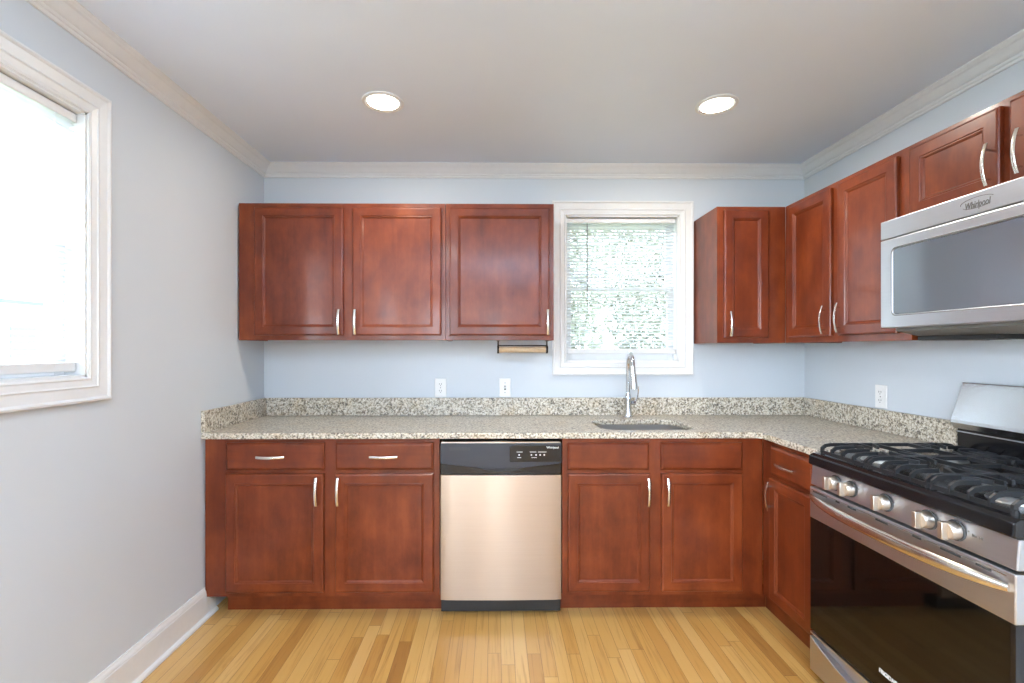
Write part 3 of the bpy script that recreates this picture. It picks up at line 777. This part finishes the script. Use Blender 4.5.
# door frame with rounded window opening
wu0, wu1, wz0, wz1 = m0 + 0.055, m1 - 0.205, 1.455, 1.704
dm = MB(TR); fr_o = [(m0, 1.406), (m1 - 0.16, 1.406), (m1 - 0.16, 1.744), (m0, 1.744)]
inn = rrect(wu0, wu1, wz0, wz1, 0.016, 5)
def ring_fill(mb, outer_, inner_, v):
    ls, es = [], []
    for pts in (outer_, inner_):
        vs = [mb.vert((a, v, b)) for a, b in pts]
        es += [mb.bm.edges.new((vs[i], vs[(i + 1) % len(vs)])) for i in range(len(vs))]; ls.append(vs)
    bmesh.ops.triangle_fill(mb.bm, use_beauty=True, use_dissolve=False, edges=es); return ls
A = ring_fill(dm, fr_o, inn, MV); B = ring_fill(dm, fr_o, inn, MV - 0.046)
for a, b in zip(A, B):
    for i in range(len(a)): dm.face([a[i], a[(i + 1) % len(a)], b[(i + 1) % len(b)], b[i]])
md = dm.build('door', 'steel_y', mw, bevel=0.003)
md2 = MB(TR); md2.prism(rrect(wu0 + 0.0005, wu1 - 0.0005, wz0 + 0.0005, wz1 - 0.0005, 0.0155, 5), lambda a, b, c: (a, c, b), MV - 0.040, MV - 0.003)
md2.build('door_window', 'oven_screen', md)
m = MB(TR); P = rrect(wu0 - 0.004, wu1 + 0.004, wz0 - 0.004, wz1 + 0.004, 0.02, 5); P.append(P[0]); m.tube([(a, MV, b) for a, b in P], 0.0018, 6); m.build('window_bead', 'grey_metal', md, smooth=True)
MB(TR).box(m1 - 0.158, m1, MV - 0.047, MV, 1.406, 1.744).build('control_panel', 'black_gloss', mw, bevel=0.003)
m = MB(TR); m.tube([(m1 - 0.185, MV, 1.44), (m1 - 0.185, MV + 0.03, 1.455), (m1 - 0.185, MV + 0.034, 1.575), (m1 - 0.185, MV + 0.03, 1.695), (m1 - 0.185, MV, 1.71)], 0.008, 12); m.build('handle', 'nickel', md, smooth=True)

# ------------------------------------------------------------------ outlets, switch
def plate(T, u, z, label, kind, cat):
    t = thing('wall_outlet' if kind == 'outlet' else 'light_switch', label, cat, T(u, 0.0, z - 0.058))
    m = MB(T); m.rings(u - 0.036, u + 0.036, z - 0.058, z + 0.058, [(0, 0.0005), (0.0, 0.003), (0.003, 0.006)])
    m.build('cover_plate', 'white_plastic', t)
    if kind == 'outlet':
        for dz in (0.021, -0.021):
            r = MB(T).rings(u - 0.017, u + 0.017, z + dz - 0.014, z + dz + 0.014, [(0, 0.004), (0.0, 0.007), (0.002, 0.0085)]).build('receptacle', 'white_plastic', t)
            q = MB(T)
            for du in (-0.0065, 0.0065): q.box(u + du - 0.0012, u + du + 0.0012, 0.0075, 0.0092, z + dz - 0.001, z + dz + 0.008)
            q.lathe((u, 0.0075, z + dz - 0.007), 'y', [(0.0024, 0), (0.0024, 0.0016)], 10)
            q.build('slots', 'slot', r)
        q = MB(T); q.lathe((u, 0.005, z), 'y', [(0.003, 0), (0.003, 0.002)], 10); q.build('screw', 'grey_metal', t)
    else:
        MB(T).box(u - 0.006, u + 0.006, 0.005, 0.0075, z - 0.013, z + 0.013).build('toggle_opening', 'slot', t)
        MB(T).prism([(0.005, -0.008), (0.018, 0.002), (0.018, 0.009), (0.005, 0.006)], lambda a, b, c: (c, a, z + b), u - 0.004, u + 0.004).build('toggle', 'white_plastic', t)
        for dz in (0.03, -0.03):
            q = MB(T); q.lathe((u, 0.005, z + dz), 'y', [(0.003, 0), (0.003, 0.002)], 10); q.build('screw', 'grey_metal', t)
    return t
plate(T_back, -0.340, 1.083, 'white duplex wall outlet above the dishwasher, left of the switch', 'outlet', 'outlet')
plate(T_back, 0.062, 1.083, 'white toggle light switch on the back wall beside the outlet', 'switch', 'switch')
plate(T_right, 0.594, 1.085, 'white duplex wall outlet on the right wall by the range', 'outlet', 'outlet')

# ------------------------------------------------------------------ paper towel holder
ph = thing('paper_towel_holder', 'empty under-cabinet paper towel holder in black metal', 'towel holder', (0.16, -0.2, 1.30))
for x in (0.018, 0.302):
    m = MB(); m.tube([(x, -0.2, 1.3735), (x, -0.2, 1.345), (x, -0.2, 1.318)], 0.0042, 8); m.box(x - 0.008, x + 0.008, -0.225, -0.175, 1.3705, 1.3735)
    m.lathe((x - 0.0055, -0.2, 1.322), 'x', [(0.023, 0), (0.023, 0.011)], 20); m.build('bracket', 'dark_metal', ph, smooth=True)
MB().lathe((0.018, -0.2, 1.345), 'x', [(0.0035, 0), (0.0035, 0.284)], 10).build('rod', 'dark_metal', ph, smooth=True)
tag(MB().lathe((0.0245, -0.2, 1.322), 'x', [(0.018, 0), (0.018, 0.270)], 22).build('cardboard_roll', 'cardboard', smooth=True),
    'bare tan cardboard tube held in the black paper towel holder', 'cardboard roll')

# ------------------------------------------------------------------ recessed ceiling lamps
def can(x, d, w, label):
    t = thing('recessed_light', label, 'ceiling light', (x, -d, CEIL - 0.01), 'recessed ceiling lights')
    m = MB(); m.lathe((x, -d, CEIL), 'z', [(0.0935, -0.0005), (0.093, -0.005), (0.078, -0.008), (0.076, -0.0005)], 40, cap=False); m.build('trim_ring', 'trim', t, smooth=True)
    m = MB(); m.lathe((x, -d, CEIL), 'z', [(0.077, -0.0075), (0.072, -0.004), (0.062, -0.0025)], 40, cap=False); m.build('reflector', 'nickel', t, smooth=True)
    m = MB(); m.lathe((x, -d, CEIL), 'z', [(0.074, -0.0008), (0.073, -0.0042), (0.055, -0.0060), (0.02, -0.0068)], 40); m.build('lens', 'lamp', t, smooth=True)
    l = bpy.data.lights.new('bulb', 'AREA'); l.shape = 'DISK'; l.size = 0.13; l.energy = w; l.color = CAN_COLOR
    lo = bpy.data.objects.new('bulb', l); COL.objects.link(lo); lo.parent = t; lo.location = (0, 0, -0.004)
    return t
LAB = ['lit recessed ceiling light on the left, up from the two-door upper cabinet', 'lit recessed ceiling light on the right, up from the sink window',
       'added unseen recessed fill light behind the camera on the left', 'added unseen recessed fill light behind the camera on the right']
for (x, d, w), lab in zip(CAN_SPOTS, LAB): can(x, d, w, lab)
# made-up flat panel behind the camera, added as soft fill light
PZ = CEIL - 0.60
t = thing('added_fill_panel', 'added unseen fill panel shining up and down behind the camera', 'fill light', (0.25, -4.4, PZ))
m = MB(lambda u, v, z: Vector((u, z, v))); m.rings(-0.55, 1.05, -5.2, -3.6, [(0.0, PZ + 0.02), (-0.02, PZ + 0.02), (-0.02, PZ - 0.02), (0.0, PZ - 0.02), (0.0, PZ + 0.02)], cap_first=False, cap_last=False); m.build('panel_frame', 'trim', t)
MB().box(-0.55, 1.05, -5.2, -3.6, PZ - 0.006, PZ + 0.006).build('diffuser', 'fill_panel', t)
for x_, y_ in ((-0.5, -5.15), (1.0, -5.15), (-0.5, -3.65), (1.0, -3.65)):
    MB().tube([(x_, y_, PZ), (x_, y_, CEIL)], 0.0015, 5).build('suspension_cable', 'nickel', t)
l = bpy.data.lights.new('lamp', 'AREA'); l.shape = 'SQUARE'; l.size = 1.5; l.energy = FILL_W; l.color = FILL_COLOR
lo = bpy.data.objects.new('lamp', l); COL.objects.link(lo); lo.parent = t; lo.location = (0, 0, -0.012)
l2 = l.copy(); l2.energy = FILL_UP_W; lo = bpy.data.objects.new('lamp', l2); COL.objects.link(lo); lo.parent = t; lo.location = (0, 0, 0.012); lo.rotation_euler = (PI, 0, 0)

# ------------------------------------------------------------------ outdoors
struct(MB().box(-40, 40, -40, 40, -0.5, -0.45).build('ground', 'grass'))
def tree(x, y, h, cr, n, label, seed):
    rnd = random.Random(seed)
    t = thing('garden_tree', label, 'tree', (x, y, -0.45), 'trees outside the sink window')
    m = MB(); m.tube([(x, y, -0.45), (x + 0.05, y, h * 0.35), (x - 0.05, y + 0.1, h * 0.8)], [0.12, 0.09, 0.03], 8)
    for k in range(6):
        a = rnd.uniform(0, 2 * PI); z = h * rnd.uniform(0.3, 0.6)
        m.tube([(x, y, z), (x + math.cos(a) * cr * 0.4, y + math.sin(a) * cr * 0.4, z + 0.5), (x + math.cos(a) * cr * 0.8, y + math.sin(a) * cr * 0.8, z + 0.9)], [0.04, 0.025, 0.01], 6)
    m.build('trunk', 'bark', t, smooth=True)
    m = MB()
    for k in range(n):
        a = rnd.uniform(0, 2 * PI); cz = rnd.uniform(-1, 1); rr = cr * (rnd.random() ** 0.4) * math.sqrt(1 - cz * cz * 0.8)
        c = Vector((x + rr * math.cos(a), y + rr * math.sin(a), h * 0.55 + cz * h * 0.52))
        d1 = Vector((rnd.gauss(0, 1), rnd.gauss(0, 1), rnd.gauss(0, 1))).normalized(); d2 = d1.orthogonal().normalized()
        s = rnd.uniform(0.025, 0.07)
        vs = [m.bm.verts.new(c + q) for q in (-d1 * s, d2 * s * 0.5, d1 * s, -d2 * s * 0.5)]
        m.face(vs)
    m.build('foliage', 'leaf', t)
tree(0.15, 3.9, 4.6, 1.55, 30000, 'leafy tree seen through the left part of the sink window', 1)
tree(3.35, 4.6, 4.9, 1.62, 30000, 'leafy tree seen through the right part of the sink window', 2)
# neighbouring house to the left
nh = thing('neighbouring_house', 'pale blue house faintly seen through the left wall window blind', 'house', (-11, 4.0, -0.45))
MB().box(-14, -9.5, 3.2, 10.5, -0.45, 2.3).build('wall', 'siding', nh)
MB().prism([(-14.4, 2.3), (-9.1, 2.3), (-11.75, 3.6)], lambda a, b, c: (a, c, b), 2.9, 10.8).build('roof', 'roof', nh)
for (a, b) in ((4.2, 5.0), (6.3, 7.3)):
    w = MB().box(-9.5, -9.46, a, b, 0.7, 1.9).build('window', 'trim', nh)
    MB().box(-9.459, -9.45, a + 0.06, b - 0.06, 0.76, 1.84).build('pane', 'oven_screen', w)
